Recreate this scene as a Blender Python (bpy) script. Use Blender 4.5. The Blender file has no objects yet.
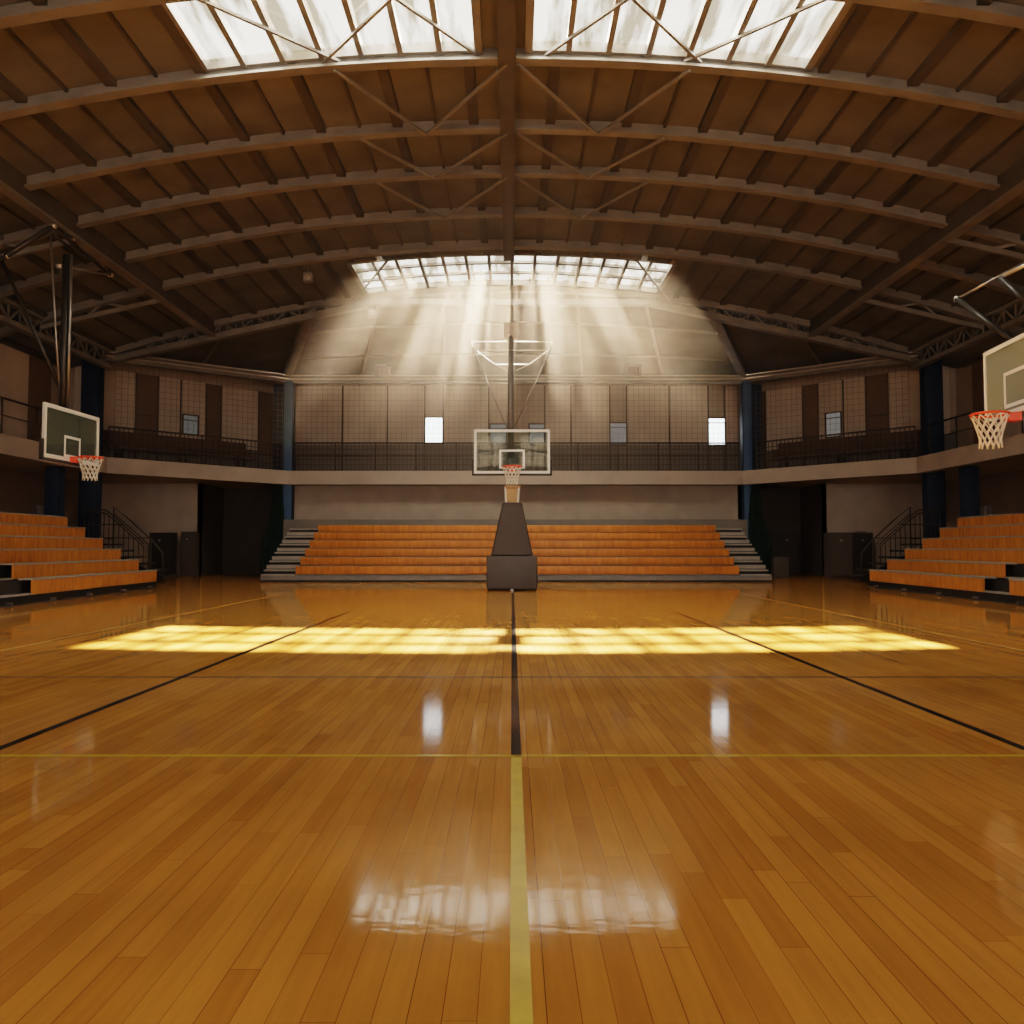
import bpy, bmesh, math, random
from mathutils import Vector, Matrix
random.seed(7)
PI = math.pi
scene = bpy.context.scene
COL = scene.collection
rad = math.radians

# ------------------------------------------------------------------ materials
def new_mat(name):
    m = bpy.data.materials.new(name); m.use_nodes = True
    nt = m.node_tree; nt.nodes.clear()
    out = nt.nodes.new('ShaderNodeOutputMaterial')
    return m, nt, out

def N(nt, t, **kw):
    n = nt.nodes.new(t)
    for k, v in kw.items():
        if k.startswith('i_'): n.inputs[k[2:].replace('_', ' ')].default_value = v
        else: setattr(n, k, v)
    return n

def mat(name, col, rough=0.6, metal=0.0, var=0.12, scale=3.0, stretch=(1, 1, 1), bump=0.0, spec=0.4, coat=0.0):
    m, nt, out = new_mat(name)
    b = N(nt, 'ShaderNodeBsdfPrincipled')
    b.inputs['Roughness'].default_value = rough; b.inputs['Metallic'].default_value = metal
    b.inputs['Specular IOR Level'].default_value = spec
    b.inputs['Coat Weight'].default_value = coat
    tc = N(nt, 'ShaderNodeTexCoord'); mp = N(nt, 'ShaderNodeMapping')
    mp.inputs['Scale'].default_value = stretch
    nz = N(nt, 'ShaderNodeTexNoise'); nz.inputs['Scale'].default_value = scale; nz.inputs['Detail'].default_value = 5
    rp = N(nt, 'ShaderNodeValToRGB')
    c0 = tuple(max(0, c * (1 - var)) for c in col) + (1,); c1 = tuple(min(1, c * (1 + var)) for c in col) + (1,)
    rp.color_ramp.elements[0].position = 0.3; rp.color_ramp.elements[1].position = 0.7
    rp.color_ramp.elements[0].color = c0; rp.color_ramp.elements[1].color = c1
    L = nt.links.new
    L(tc.outputs['Object'], mp.inputs['Vector']); L(mp.outputs[0], nz.inputs['Vector'])
    L(nz.outputs['Fac'], rp.inputs['Fac']); L(rp.outputs[0], b.inputs['Base Color'])
    if bump:
        bp = N(nt, 'ShaderNodeBump'); bp.inputs['Strength'].default_value = bump; bp.inputs['Distance'].default_value = 0.02
        L(nz.outputs['Fac'], bp.inputs['Height']); L(bp.outputs[0], b.inputs['Normal'])
    L(b.outputs[0], out.inputs['Surface'])
    return m

def glass_mat(name, tint=(0.9, 0.95, 0.93), gloss=0.12, glossrough=0.03, body=0.0, bodycol=(0.6, 0.7, 0.62)):
    m, nt, out = new_mat(name); L = nt.links.new
    t = N(nt, 'ShaderNodeBsdfTransparent'); t.inputs[0].default_value = tint + (1,)
    g = N(nt, 'ShaderNodeBsdfGlossy'); g.inputs['Roughness'].default_value = glossrough
    mx = N(nt, 'ShaderNodeMixShader')
    fr = N(nt, 'ShaderNodeFresnel'); fr.inputs['IOR'].default_value = 1.3
    ad = N(nt, 'ShaderNodeMath', operation='ADD'); ad.inputs[1].default_value = gloss; ad.use_clamp = True
    L(fr.outputs[0], ad.inputs[0]); L(ad.outputs[0], mx.inputs[0]); L(t.outputs[0], mx.inputs[1]); L(g.outputs[0], mx.inputs[2])
    d = N(nt, 'ShaderNodeBsdfDiffuse'); d.inputs[0].default_value = bodycol + (1,)
    m2 = N(nt, 'ShaderNodeMixShader'); m2.inputs[0].default_value = body
    L(mx.outputs[0], m2.inputs[1]); L(d.outputs[0], m2.inputs[2]); L(m2.outputs[0], out.inputs['Surface'])
    return m

def skylight_glass(name):
    # old roof glass: mostly clear, with grimy streaks added to break the sunlight into beams
    m, nt, out = new_mat(name); L = nt.links.new
    tc = N(nt, 'ShaderNodeTexCoord')
    mp = N(nt, 'ShaderNodeMapping'); mp.inputs['Scale'].default_value = (3.2, 0.5, 0.5)
    nz = N(nt, 'ShaderNodeTexNoise'); nz.inputs['Scale'].default_value = 1.0; nz.inputs['Detail'].default_value = 4
    rp = N(nt, 'ShaderNodeValToRGB')
    rp.color_ramp.elements[0].position = 0.40; rp.color_ramp.elements[1].position = 0.56
    rp.color_ramp.elements[0].color = (0.30, 0.26, 0.20, 1); rp.color_ramp.elements[1].color = (0.97, 0.94, 0.88, 1)
    t = N(nt, 'ShaderNodeBsdfTransparent'); g = N(nt, 'ShaderNodeBsdfGlossy'); g.inputs['Roughness'].default_value = 0.1
    mx = N(nt, 'ShaderNodeMixShader'); mx.inputs[0].default_value = 0.04
    L(tc.outputs['Object'], mp.inputs[0]); L(mp.outputs[0], nz.inputs['Vector']); L(nz.outputs['Fac'], rp.inputs[0])
    L(rp.outputs[0], t.inputs[0]); L(t.outputs[0], mx.inputs[1]); L(g.outputs[0], mx.inputs[2]); L(mx.outputs[0], out.inputs['Surface'])
    return m

def floor_mat():
    # narrow maple boards running along +y, random end joints, each board very slightly tilted
    m, nt, out = new_mat('maple_floor'); L = nt.links.new
    def MA(op, a, b=None, clamp=False):
        n = N(nt, 'ShaderNodeMath', operation=op); n.use_clamp = clamp
        for k, v in ((0, a), (1, b)):
            if v is None: continue
            if isinstance(v, (int, float)): n.inputs[k].default_value = v
            else: L(v, n.inputs[k])
        return n.outputs[0]
    def MR(src, a, b, c, d):
        n = N(nt, 'ShaderNodeMapRange')
        for k, v in ((1, a), (2, b), (3, c), (4, d)): n.inputs[k].default_value = v
        L(src, n.inputs[0]); return n.outputs[0]
    def WN(x, y):
        c = N(nt, 'ShaderNodeCombineXYZ'); L(x, c.inputs[0])
        if y is not None: L(y, c.inputs[1])
        w = N(nt, 'ShaderNodeTexWhiteNoise', noise_dimensions='2D'); L(c.outputs[0], w.inputs['Vector']); return w
    tc = N(nt, 'ShaderNodeTexCoord'); sp = N(nt, 'ShaderNodeSeparateXYZ'); L(tc.outputs['Object'], sp.inputs[0])
    W_, LEN = 0.082, 1.5
    xs_ = MA('DIVIDE', sp.outputs[0], W_); row = MA('FLOOR', xs_); fx = MA('FRACT', xs_)
    ro = WN(row, None)
    yo = MA('ADD', MA('DIVIDE', sp.outputs[1], LEN), MA('MULTIPLY', ro.outputs['Value'], 7.31)); colm = MA('FLOOR', yo); fy = MA('FRACT', yo)
    ident = WN(row, colm)
    rp = N(nt, 'ShaderNodeValToRGB'); cr = rp.color_ramp
    cr.elements[0].position = 0.0; cr.elements[0].color = (0.425, 0.186, 0.034, 1)
    cr.elements[1].position = 1.0; cr.elements[1].color = (0.535, 0.252, 0.050, 1)
    e = cr.elements.new(0.35); e.color = (0.47, 0.215, 0.041, 1)
    L(ident.outputs['Value'], rp.inputs[0])
    mp2 = N(nt, 'ShaderNodeMapping'); mp2.inputs['Scale'].default_value = (22, 1.1, 1); L(tc.outputs['Object'], mp2.inputs[0])
    nz = N(nt, 'ShaderNodeTexNoise'); nz.inputs['Scale'].default_value = 1.6; nz.inputs['Detail'].default_value = 6; L(mp2.outputs[0], nz.inputs['Vector'])
    nz2 = N(nt, 'ShaderNodeTexNoise'); nz2.inputs['Scale'].default_value = 1.1; nz2.inputs['Detail'].default_value = 6; L(tc.outputs['Object'], nz2.inputs['Vector'])
    mm = MA('MULTIPLY', MR(nz.outputs['Fac'], 0.25, 0.75, 0.88, 1.10), MR(nz2.outputs['Fac'], 0.3, 0.7, 0.86, 1.10))
    vm = N(nt, 'ShaderNodeVectorMath', operation='SCALE'); L(rp.outputs[0], vm.inputs[0]); L(mm, vm.inputs['Scale'])
    ex = MA('MULTIPLY', MA('MINIMUM', fx, MA('SUBTRACT', 1.0, fx)), W_)
    ey = MA('MULTIPLY', MA('MINIMUM', fy, MA('SUBTRACT', 1.0, fy)), LEN)
    gap = MR(MA('MINIMUM', ex, ey), 0.0005, 0.0018, 1.0, 0.0)
    seam_v = MR(WN(row, None).outputs['Value'], 0.0, 1.0, 0.35, 1.0)
    gapc = MA('MULTIPLY', gap, seam_v)
    mix = N(nt, 'ShaderNodeMix', data_type='RGBA'); L(gapc, mix.inputs[0]); L(vm.outputs[0], mix.inputs[6]); mix.inputs[7].default_value = (0.075, 0.028, 0.006, 1)
    b = N(nt, 'ShaderNodeBsdfDiffuse'); L(mix.outputs[2], b.inputs['Color'])
    gl = N(nt, 'ShaderNodeBsdfGlossy')
    L(MR(nz2.outputs['Fac'], 0.3, 0.7, 0.05, 0.09), gl.inputs['Roughness'])
    nz3 = N(nt, 'ShaderNodeTexNoise'); nz3.inputs['Scale'].default_value = 1.0; nz3.inputs['Detail'].default_value = 2.0
    mp3 = N(nt, 'ShaderNodeMapping'); mp3.inputs['Scale'].default_value = (6, 13, 1); L(tc.outputs['Object'], mp3.inputs[0]); L(mp3.outputs[0], nz3.inputs['Vector'])
    hgt = MA('MULTIPLY', nz3.outputs['Fac'], 0.00042)
    bp = N(nt, 'ShaderNodeBump'); bp.inputs['Strength'].default_value = 1.0; bp.inputs['Distance'].default_value = 1.0
    L(hgt, bp.inputs['Height']); L(bp.outputs[0], gl.inputs['Normal'])
    fr = N(nt, 'ShaderNodeFresnel'); fr.inputs['IOR'].default_value = 1.42
    sh = N(nt, 'ShaderNodeMixShader'); f_ = fr.outputs[0]
    L(MA('ADD', MA('MINIMUM', f_, 0.30), MA('MULTIPLY', MA('MAXIMUM', MA('SUBTRACT', f_, 0.30), 0.0), 0.66)), sh.inputs[0])
    L(b.outputs[0], sh.inputs[1]); L(gl.outputs[0], sh.inputs[2]); L(sh.outputs[0], out.inputs['Surface'])
    return m

def seat_mat():
    # orange varnished ply with vertical figure
    m, nt, out = new_mat('orange_ply'); L = nt.links.new
    tc = N(nt, 'ShaderNodeTexCoord')
    mp = N(nt, 'ShaderNodeMapping'); mp.inputs['Scale'].default_value = (4.5, 4.5, 0.9); L(tc.outputs['Object'], mp.inputs[0])
    nz = N(nt, 'ShaderNodeTexNoise'); nz.inputs['Scale'].default_value = 2.2; nz.inputs['Detail'].default_value = 5; L(mp.outputs[0], nz.inputs['Vector'])
    rp = N(nt, 'ShaderNodeValToRGB'); cr = rp.color_ramp
    cr.elements[0].position = 0.3; cr.elements[0].color = (0.50, 0.155, 0.016, 1)
    cr.elements[1].position = 0.72; cr.elements[1].color = (0.74, 0.285, 0.04, 1)
    L(nz.outputs['Fac'], rp.inputs[0])
    b = N(nt, 'ShaderNodeBsdfPrincipled'); b.inputs['Roughness'].default_value = 0.42
    L(rp.outputs[0], b.inputs['Base Color']); L(b.outputs[0], out.inputs['Surface'])
    return m

def wall_mat(name, col, seam=0.0):
    return mat(name, col, rough=0.85, var=0.10, scale=1.3, bump=0.05)

M = {}
M['floor'] = floor_mat()
M['line_black'] = mat('line_black', (0.009, 0.007, 0.006), 0.1, var=0.2, scale=8, spec=0.15)
M['line_yellow'] = mat('line_yellow', (0.56, 0.40, 0.035), 0.22, var=0.12, scale=8)
M['line_faint'] = mat('line_faint', (0.75, 0.46, 0.16), 0.2, var=0.15, scale=8)
M['line_grey'] = mat('line_grey', (0.25, 0.14, 0.06), 0.2, var=0.15, scale=8)
M['roof'] = mat('roof_board', (0.138, 0.137, 0.130), 0.8, var=0.22, scale=0.9, bump=0.05)
M['steel'] = mat('brown_steel', (0.205, 0.193, 0.175), 0.55, var=0.15, scale=2.0)
M['steel_dark'] = mat('dark_brown_steel', (0.085, 0.080, 0.073), 0.6, var=0.15, scale=2.0)
M['upper'] = wall_mat('upper_wall', (0.38, 0.32, 0.27))
M['panel'] = wall_mat('panel', (0.55, 0.48, 0.41))
M['panel_dark'] = wall_mat('panel_dark', (0.16, 0.11, 0.078))
M['dado'] = wall_mat('dado', (0.19, 0.172, 0.155))
M['lower'] = wall_mat('lower_wall', (0.42, 0.355, 0.295))
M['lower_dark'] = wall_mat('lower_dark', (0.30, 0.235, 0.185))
M['corner'] = wall_mat('corner_wall', (0.60, 0.52, 0.44))
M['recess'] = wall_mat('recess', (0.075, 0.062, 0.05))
M['fascia'] = wall_mat('fascia', (0.47, 0.405, 0.345))
M['seam'] = mat('seam', (0.10, 0.08, 0.065), 0.8)
M['blue'] = mat('blue_lit_pad', (0.062, 0.125, 0.235), 0.55, var=0.1, scale=2)  # lit face of the back pillars, light put into the colour
M['navy'] = mat('navy_pad', (0.013, 0.027, 0.062), 0.6, var=0.1, scale=2)  # side pillars, and the painted shaded sides of the back pillars
M['seat'] = seat_mat()
M['tread'] = mat('tread', (0.36, 0.32, 0.28), 0.5, var=0.1, scale=4)
M['greyboard'] = mat('grey_board', (0.22, 0.21, 0.205), 0.5, var=0.1, scale=4)
M['black'] = mat('black_skirt', (0.018, 0.014, 0.011), 0.55, var=0.2, scale=4)
M['dark'] = mat('charcoal', (0.035, 0.030, 0.026), 0.6, var=0.2, scale=4)
M['pad'] = mat('grey_pad', (0.075, 0.060, 0.054), 0.5, var=0.08, scale=3)
M['neck'] = mat('tan_neck', (0.55, 0.34, 0.16), 0.5, var=0.1, scale=3)
M['white'] = mat('white_paint', (0.78, 0.77, 0.73), 0.4, var=0.03, scale=3)
M['rim'] = mat('orange_rim', (0.80, 0.07, 0.012), 0.4, var=0.05, scale=5)
M['cord'] = mat('white_cord', (0.80, 0.74, 0.64), 0.8, var=0.05, scale=20)
M['mast'] = mat('mast_steel', (0.045, 0.043, 0.04), 0.4, 0.5, var=0.1, scale=2)
M['rod_warm'] = mat('rod_warm', (0.50, 0.45, 0.38), 0.5, 0.2, var=0.05, scale=2)
M['mast_grey'] = mat('mast_grey', (0.13, 0.12, 0.11), 0.5, 0.2, var=0.1, scale=2)
M['rod'] = mat('rod_steel', (0.30, 0.28, 0.26), 0.35, 0.8, var=0.1, scale=2)
M['rod_bright'] = mat('rod_bright', (0.62, 0.60, 0.56), 0.3, 0.6, var=0.05, scale=2)
M['board'] = glass_mat('backboard_glass', gloss=0.0, body=0.01)
M['board_green'] = glass_mat('backboard_glass_green', tint=(0.62, 0.68, 0.62), gloss=0.10, body=0.12, bodycol=(0.42, 0.50, 0.40))  # diffuse body painted in for a greenish reflection on the glass
M['board_pale'] = glass_mat('backboard_glass_pale', tint=(0.72, 0.78, 0.70), gloss=0.06, body=0.34, bodycol=(0.50, 0.56, 0.45))  # paler body colour, also standing in for a reflection
M['sky'] = skylight_glass('skylight_glass')
M['win'] = glass_mat('window_glass', tint=(0.95, 0.97, 1.0), gloss=0.02)
M['win_dim'] = glass_mat('window_frosted', tint=(0.10, 0.10, 0.10), gloss=0.02, body=0.45, bodycol=(0.40, 0.37, 0.33))
M['rail'] = mat('rail_black', (0.075, 0.062, 0.05), 0.5, 0.3, var=0.1)
M['netting'] = mat('netting', (0.17, 0.145, 0.12), 0.8, var=0.1)
M['curtain'] = mat('green_curtain', (0.012, 0.028, 0.018), 0.85, var=0.3, scale=5)
M['bench'] = mat('brown_bench', (0.12, 0.07, 0.05), 0.6, var=0.2, scale=4)
M['cabinet'] = mat('cabinet', (0.10, 0.08, 0.066), 0.6, var=0.1, scale=3)
M['cabinet_dark'] = mat('cabinet_dark', (0.035, 0.03, 0.024), 0.6, var=0.1, scale=3)

# ------------------------------------------------------------------ mesh builder
class MB:
    def __init__(self): self.v = []; self.f = []; self.sm = []
    def add(self, vs, fs, smooth=False):
        o = len(self.v); self.v += [tuple(p) for p in vs]
        for f in fs: self.f.append([o + i for i in f]); self.sm.append(smooth)
        return self
    def box(self, x0, x1, y0, y1, z0, z1):
        x0, x1 = min(x0, x1), max(x0, x1); y0, y1 = min(y0, y1), max(y0, y1); z0, z1 = min(z0, z1), max(z0, z1)
        return self.hexa([(x0, y0, z0), (x1, y0, z0), (x1, y1, z0), (x0, y1, z0), (x0, y0, z1), (x1, y0, z1), (x1, y1, z1), (x0, y1, z1)])
    def hexa(self, p):
        return self.add(p, [(0, 3, 2, 1), (4, 5, 6, 7), (0, 1, 5, 4), (1, 2, 6, 5), (2, 3, 7, 6), (3, 0, 4, 7)])
    def bevel_box(self, x0, x1, y0, y1, z0, z1, b=0.03, top=None):
        # rounded box; top=(x0,x1,y0,y1) tapers the upper face
        bm = bmesh.new()
        t = top or (x0, x1, y0, y1)
        vs = [bm.verts.new(p) for p in [(x0, y0, z0), (x1, y0, z0), (x1, y1, z0), (x0, y1, z0), (t[0], t[2], z1), (t[1], t[2], z1), (t[1], t[3], z1), (t[0], t[3], z1)]]
        for f in [(0, 3, 2, 1), (4, 5, 6, 7), (0, 1, 5, 4), (1, 2, 6, 5), (2, 3, 7, 6), (3, 0, 4, 7)]: bm.faces.new([vs[i] for i in f])
        bmesh.ops.bevel(bm, geom=bm.edges[:], offset=b, segments=3, profile=0.5, affect='EDGES')
        bm.verts.index_update()
        self.add([v.co[:] for v in bm.verts], [[v.index for v in f.verts] for f in bm.faces], True); bm.free()
        return self
    def bar(self, a, b, w, h=None, up=(0, 0, 1)):
        h = h or w; a = Vector(a); b = Vector(b); d = (b - a).normalized(); up = Vector(up)
        s = d.cross(up)
        if s.length < 1e-4: s = d.cross(Vector((0, 1, 0)))
        s.normalize(); u = s.cross(d); s *= w / 2; u *= h / 2
        return self.hexa([a - s - u, a + s - u, b + s - u, b - s - u, a - s + u, a + s + u, b + s + u, b - s + u])
    def tube(self, pts, r, n=8, close=False):
        pts = [Vector(p) for p in pts]; vs = []; fs = []; k = len(pts)
        ref = None
        for i, p in enumerate(pts):
            if close: d = pts[(i + 1) % k] - pts[i - 1]
            else: d = pts[min(i + 1, k - 1)] - pts[max(i - 1, 0)]
            d.normalize()
            if ref is None:
                ref = Vector((0, 0, 1)) if abs(d.z) < 0.9 else Vector((1, 0, 0))
            s = d.cross(ref); s.normalize(); u = s.cross(d); ref = u
            for j in range(n):
                a = 2 * PI * j / n; vs.append(p + s * (r * math.cos(a)) + u * (r * math.sin(a)))
        for i in range(k if close else k - 1):
            i2 = (i + 1) % k
            for j in range(n): fs.append((i * n + j, i * n + (j + 1) % n, i2 * n + (j + 1) % n, i2 * n + j))
        if not close:
            fs.append(tuple(range(n - 1, -1, -1))); fs.append(tuple((k - 1) * n + j for j in range(n)))
        return self.add(vs, fs, True)
    def sweep(self, pts, prof, up=(0, 1, 0)):
        # profile (a, b): a along `up` axis (constant), b along normal in the plane of the curve
        pts = [Vector(p) for p in pts]; up = Vector(up); vs = []; fs = []; n = len(prof); k = len(pts)
        for i, p in enumerate(pts):
            d = (pts[min(i + 1, k - 1)] - pts[max(i - 1, 0)]).normalized()
            nn = up.cross(d).normalized()
            if nn.z < 0: nn = -nn
            for (a, b) in prof: vs.append(p + up * a + nn * b)
        for i in range(k - 1):
            for j in range(n): fs.append((i * n + j, i * n + (j + 1) % n, (i + 1) * n + (j + 1) % n, (i + 1) * n + j))
        fs.append(tuple(range(n))); fs.append(tuple((k - 1) * n + j for j in range(n)))
        return self.add(vs, fs)
    def quad(self, *p): return self.add(p, [tuple(range(len(p)))])
    def disc(self, c, ax, r, t, n=16):
        c = Vector(c); ax = Vector(ax).normalized(); return self.tube([c, c + ax * t], r, n)

ORIGIN = {}
def tagp(o, label=None, cat=None, group=None, kind=None):
    if label: o['label'] = label
    if cat: o['category'] = cat
    if group: o['group'] = group
    if kind: o['kind'] = kind
    return o

def obj(name, mb, m, parent=None, label=None, cat=None, group=None, kind=None):
    me = bpy.data.meshes.new(name)
    if parent is not None: org = ORIGIN[parent]
    else:
        xs = [v[0] for v in mb.v]; ys = [v[1] for v in mb.v]; zs = [v[2] for v in mb.v]
        org = Vector(((min(xs) + max(xs)) / 2, (min(ys) + max(ys)) / 2, min(zs)))
    me.from_pydata([tuple(Vector(v) - org) for v in mb.v], [], mb.f)
    me.polygons.foreach_set('use_smooth', mb.sm)
    bm = bmesh.new(); bm.from_mesh(me); bmesh.ops.recalc_face_normals(bm, faces=bm.faces); bm.to_mesh(me); bm.free()
    me.materials.append(m)
    o = bpy.data.objects.new(name, me); COL.objects.link(o)
    if parent is not None: o.parent = parent
    else: o.location = org
    ORIGIN[o] = org
    return tagp(o, label, cat, group, kind)

def thing(name, loc, label, cat, group=None, kind=None):
    o = bpy.data.objects.new(name, None); o.empty_display_size = 0.2; COL.objects.link(o)
    o.location = loc; ORIGIN[o] = Vector(loc)
    return tagp(o, label, cat, group, kind)

def lerp(a, b, t): return a + (b - a) * t
def arr(f, n): return [f(i / (n - 1)) for i in range(n)]

# ------------------------------------------------------------------ hall layout (metres; camera at the origin looking +y)
ZAP, KR = 10.1, 0.0118
def zr(x): return ZAP - KR * x * x
Y_NEAR, Y_TRUSS = -8.0, 27.1
XS = 15.5                       # side walls, upper level
RIBS = [-4.5, -1.2, 2.1, 5.4, 8.7, 11.9, 14.05, 16.45, 18.45, 20.75, 23.0]
SKX = 4.95                       # half-width of the skylights
RIDGE = 0.42
SKY_NEAR = (11.95, 14.0); SKY_FAR = (23.95, 26.75); SKY_BACK = (-4.4, -1.3)
# pillar / balcony line and upper wall line (left to right, octagonal end)
PL = [(-14.0, -8.0), (-14.0, 27.0), (-9.0, 32.0), (9.3, 32.0), (14.0, 27.0), (14.0, -8.0)]
UW = [(-XS, -8.0), (-XS, 27.7), (-9.6, 33.6), (9.6, 33.6), (XS, 27.7), (XS, -8.0)]
ZB0, ZB1 = 3.62, 4.16            # balcony fascia
ZT = 8.05                        # top of upper walls at the back

# ------------------------------------------------------------------ floor
fl = MB().quad((-19, -8, 0), (19, -8, 0), (19, 38, 0), (-19, 38, 0))
floor = obj('floor', fl, M['floor'], None, 'glossy maple plank gymnasium floor with painted court lines', 'floor', None, 'structure')
def court_line(x0, x1, y0, y1, m, label):
    z = 0.0025
    obj('court_line', MB().quad((x0, y0, z), (x1, y0, z), (x1, y1, z), (x0, y1, z)), m, floor, label)
CX = 0.022
court_line(CX - 0.027, CX + 0.027, 4.30, 20.4, M['line_black'], 'black stretch of the centre stripe')
court_line(CX - 0.027, CX + 0.027, -6.0, 4.29, M['line_yellow'], 'yellow stretch of the centre stripe')
court_line(-2.84, -2.785, 3.0, 14.0, M['line_black'], 'black line left of the centre stripe')
court_line(2.785, 2.84, 3.0, 14.0, M['line_black'], 'black line right of the centre stripe')
court_line(-12.0, 12.0, 4.27, 4.31, M['line_yellow'], 'thin yellow line across the court')
court_line(-8.5, 8.5, 6.85, 6.89, M['line_grey'], 'faint grey line across the court')
court_line(-5.50, -5.455, 3.0, 19.0, M['line_faint'], 'pale sideline on the left')
court_line(5.455, 5.50, 3.0, 19.0, M['line_faint'], 'pale sideline on the right')

# ------------------------------------------------------------------ ceiling
XR = XS + 0.45
arch_x = [-XR, -12.5, -9.6, -7.0, -4.5, -2.2, 0, 2.2, 4.5, 7.0, 9.6, 12.5, XR]
xs = sorted(set(arch_x + [-XS - 0.45, -14, -12, -10.2, -8.5, -6.8, -5.5, -SKX, -3.5, -1.8, -0.6, -RIDGE, 0.3, RIDGE, 1.8, 3.5, SKX, 5.3, 6.8, 8.5, 10.2, 12, 14, XS + 0.45]))
ys = sorted(set([Y_NEAR, SKY_BACK[0], SKY_BACK[1], 5, SKY_NEAR[0], SKY_NEAR[1], 18.5, SKY_FAR[0], SKY_FAR[1], Y_TRUSS]))
ce = MB()
def in_sky(x, y):
    if SKY_NEAR[0] < y < SKY_NEAR[1]: return -5.5 < x < -0.6 or 0.3 < x < 5.3
    if SKY_FAR[0] < y < SKY_FAR[1]: return abs(x) < SKX
    return RIDGE < abs(x) < SKX and SKY_BACK[0] < y < SKY_BACK[1]
for i in range(len(xs) - 1):
    for j in range(len(ys) - 1):
        if in_sky((xs[i] + xs[i + 1]) / 2, (ys[j] + ys[j + 1]) / 2): continue
        a, b, c, d = xs[i], xs[i + 1], ys[j], ys[j + 1]
        ce.quad((a, c, zr(a)), (b, c, zr(b)), (b, d, zr(b)), (a, d, zr(a)))
# sloping end of the roof: from the end truss down to the octagonal end wall
ring = []
ring_p = [(-XR, Y_TRUSS, zr(XR)), (-15.3, 29.3, 7.72), (-12.7, 31.7, 7.92), (-9.8, 33.9, ZT), (-6.5, 33.75, ZT), (-3, 33.75, ZT), (0, 33.75, ZT), (3, 33.75, ZT), (6.5, 33.75, ZT), (9.8, 33.9, ZT), (12.7, 31.7, 7.92), (15.3, 29.3, 7.72), (XR, Y_TRUSS, zr(XR))]
def ring_at(x):
    for i in range(len(arch_x) - 1):
        if x <= arch_x[i + 1] + 1e-9:
            return Vector(ring_p[i]).lerp(Vector(ring_p[i + 1]), (x - arch_x[i]) / (arch_x[i + 1] - arch_x[i]))
for a, b in zip(xs[:-1], xs[1:]):
    ce.quad((a, Y_TRUSS, zr(a)), (b, Y_TRUSS, zr(b)), ring_at(b), ring_at(a))
ceiling = obj('ceiling', ce, M['roof'], None, 'brown boarded barrel-vault roof over the court', 'ceiling', None, 'structure')

# purlins run along the hall under the boards
def purlin(x, y0, y1, w, h):
    z = zr(x) - h / 2 + 0.005
    obj('purlin', MB().box(x - w / 2, x + w / 2, y0, y1, z - h / 2, z + h / 2), M['steel_dark'], ceiling)
k = 0
px = -15.2
while px <= 15.21:
    main = k % 2 == 0
    w, h = (0.20, 0.11) if main else (0.06, 0.07)
    if abs(px) < 5.5 and abs(px) > RIDGE:
        purlin(px, SKY_BACK[1], SKY_NEAR[0], w, h); purlin(px, SKY_NEAR[1], SKY_FAR[0], w, h)
    elif abs(px) < 0.1:
        obj('ridge_beam', MB().box(-0.25, 0.07, Y_NEAR, SKY_FAR[0] - 0.05, zr(0) - 0.30, zr(0)), M['steel_dark'], ceiling)
    else: purlin(px, Y_NEAR, Y_TRUSS - 0.1, w, h)
    px += 0.8; k += 1
# rafters and purlins of the sloping end
for i in (1, 2, 4, 5, 6, 7, 8, 10, 11):
    a = Vector((arch_x[i], Y_TRUSS, zr(arch_x[i]) - 0.06)); b = Vector(ring_p[i]) - Vector((0, 0, 0.06))
    obj('rafter', MB().bar(a, b, 0.09, 0.12), M['steel'], ceiling)
for t in (0.3, 0.62):
    pts = [Vector((arch_x[i], Y_TRUSS, zr(arch_x[i]))).lerp(Vector(ring_p[i]), t) - Vector((0, 0, 0.1)) for i in range(3, 10)]
    obj('end_purlin', MB().tube(pts, 0.05, 6), M['steel'], ceiling)

# ------------------------------------------------------------------ arches
ordn = ['first', 'second', 'third', 'fourth', 'fifth', 'sixth', 'seventh', 'eighth', 'ninth', 'tenth', 'eleventh']
vis = {11.9: 'brown steel roof arch crossing in front of the near skylight', 14.05: 'brown steel roof arch along the far edge of the near skylight',
       16.45: 'brown steel roof arch, second beyond the near skylight', 18.45: 'brown steel roof arch midway between the two skylights',
       20.75: 'brown steel roof arch, second in front of the far skylight', 23.0: 'brown steel roof arch along the near edge of the far skylight'}
PROF = [(-0.11, -0.25), (0.11, -0.25), (0.11, -0.205), (0.03, -0.205), (0.03, 0.0), (-0.03, 0.0), (-0.03, -0.205), (-0.11, -0.205)]
for y in RIBS:
    if y < 8: continue
    pts = arr(lambda t: (lerp(-XS + 0.2, XS - 0.2, t), y, zr(lerp(-XS + 0.2, XS - 0.2, t))), 41)
    lab = vis.get(y, 'brown steel roof arch nearest above the camera')
    obj('roof_arch', MB().sweep(pts, PROF), M['steel'], None, lab, 'roof beam', 'steel arches under the vault', 'structure')

# end truss: top chord follows the roof, bottom chord straight then flat, lattice between
et = thing('roof_truss', (0, Y_TRUSS, 7.9), 'lattice steel end truss under the far skylight', 'roof truss', None, 'structure')
def zbot(x):
    x = abs(x)
    if x < 4.7: return 9.50
    return lerp(9.50, 7.55, (x - 4.7) / (13.6 - 4.7))
tx = [(-13.6 + 27.2 * i / 40) for i in range(41)]
obj('top_chord', MB().sweep([(x, Y_TRUSS, zr(x) - 0.02) for x in tx], [(-0.12, -0.2), (0.12, -0.2), (0.12, 0), (-0.12, 0)]), M['steel'], et)
obj('bottom_chord', MB().sweep([(x, Y_TRUSS, zbot(x)) for x in (-13.6, -10, -7, -4.7, 4.7, 7, 10, 13.6)], [(-0.14, -0.1), (0.14, -0.1), (0.14, 0.1), (-0.14, 0.1)]), M['steel'], et)
lt = MB(); n = 0
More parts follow.
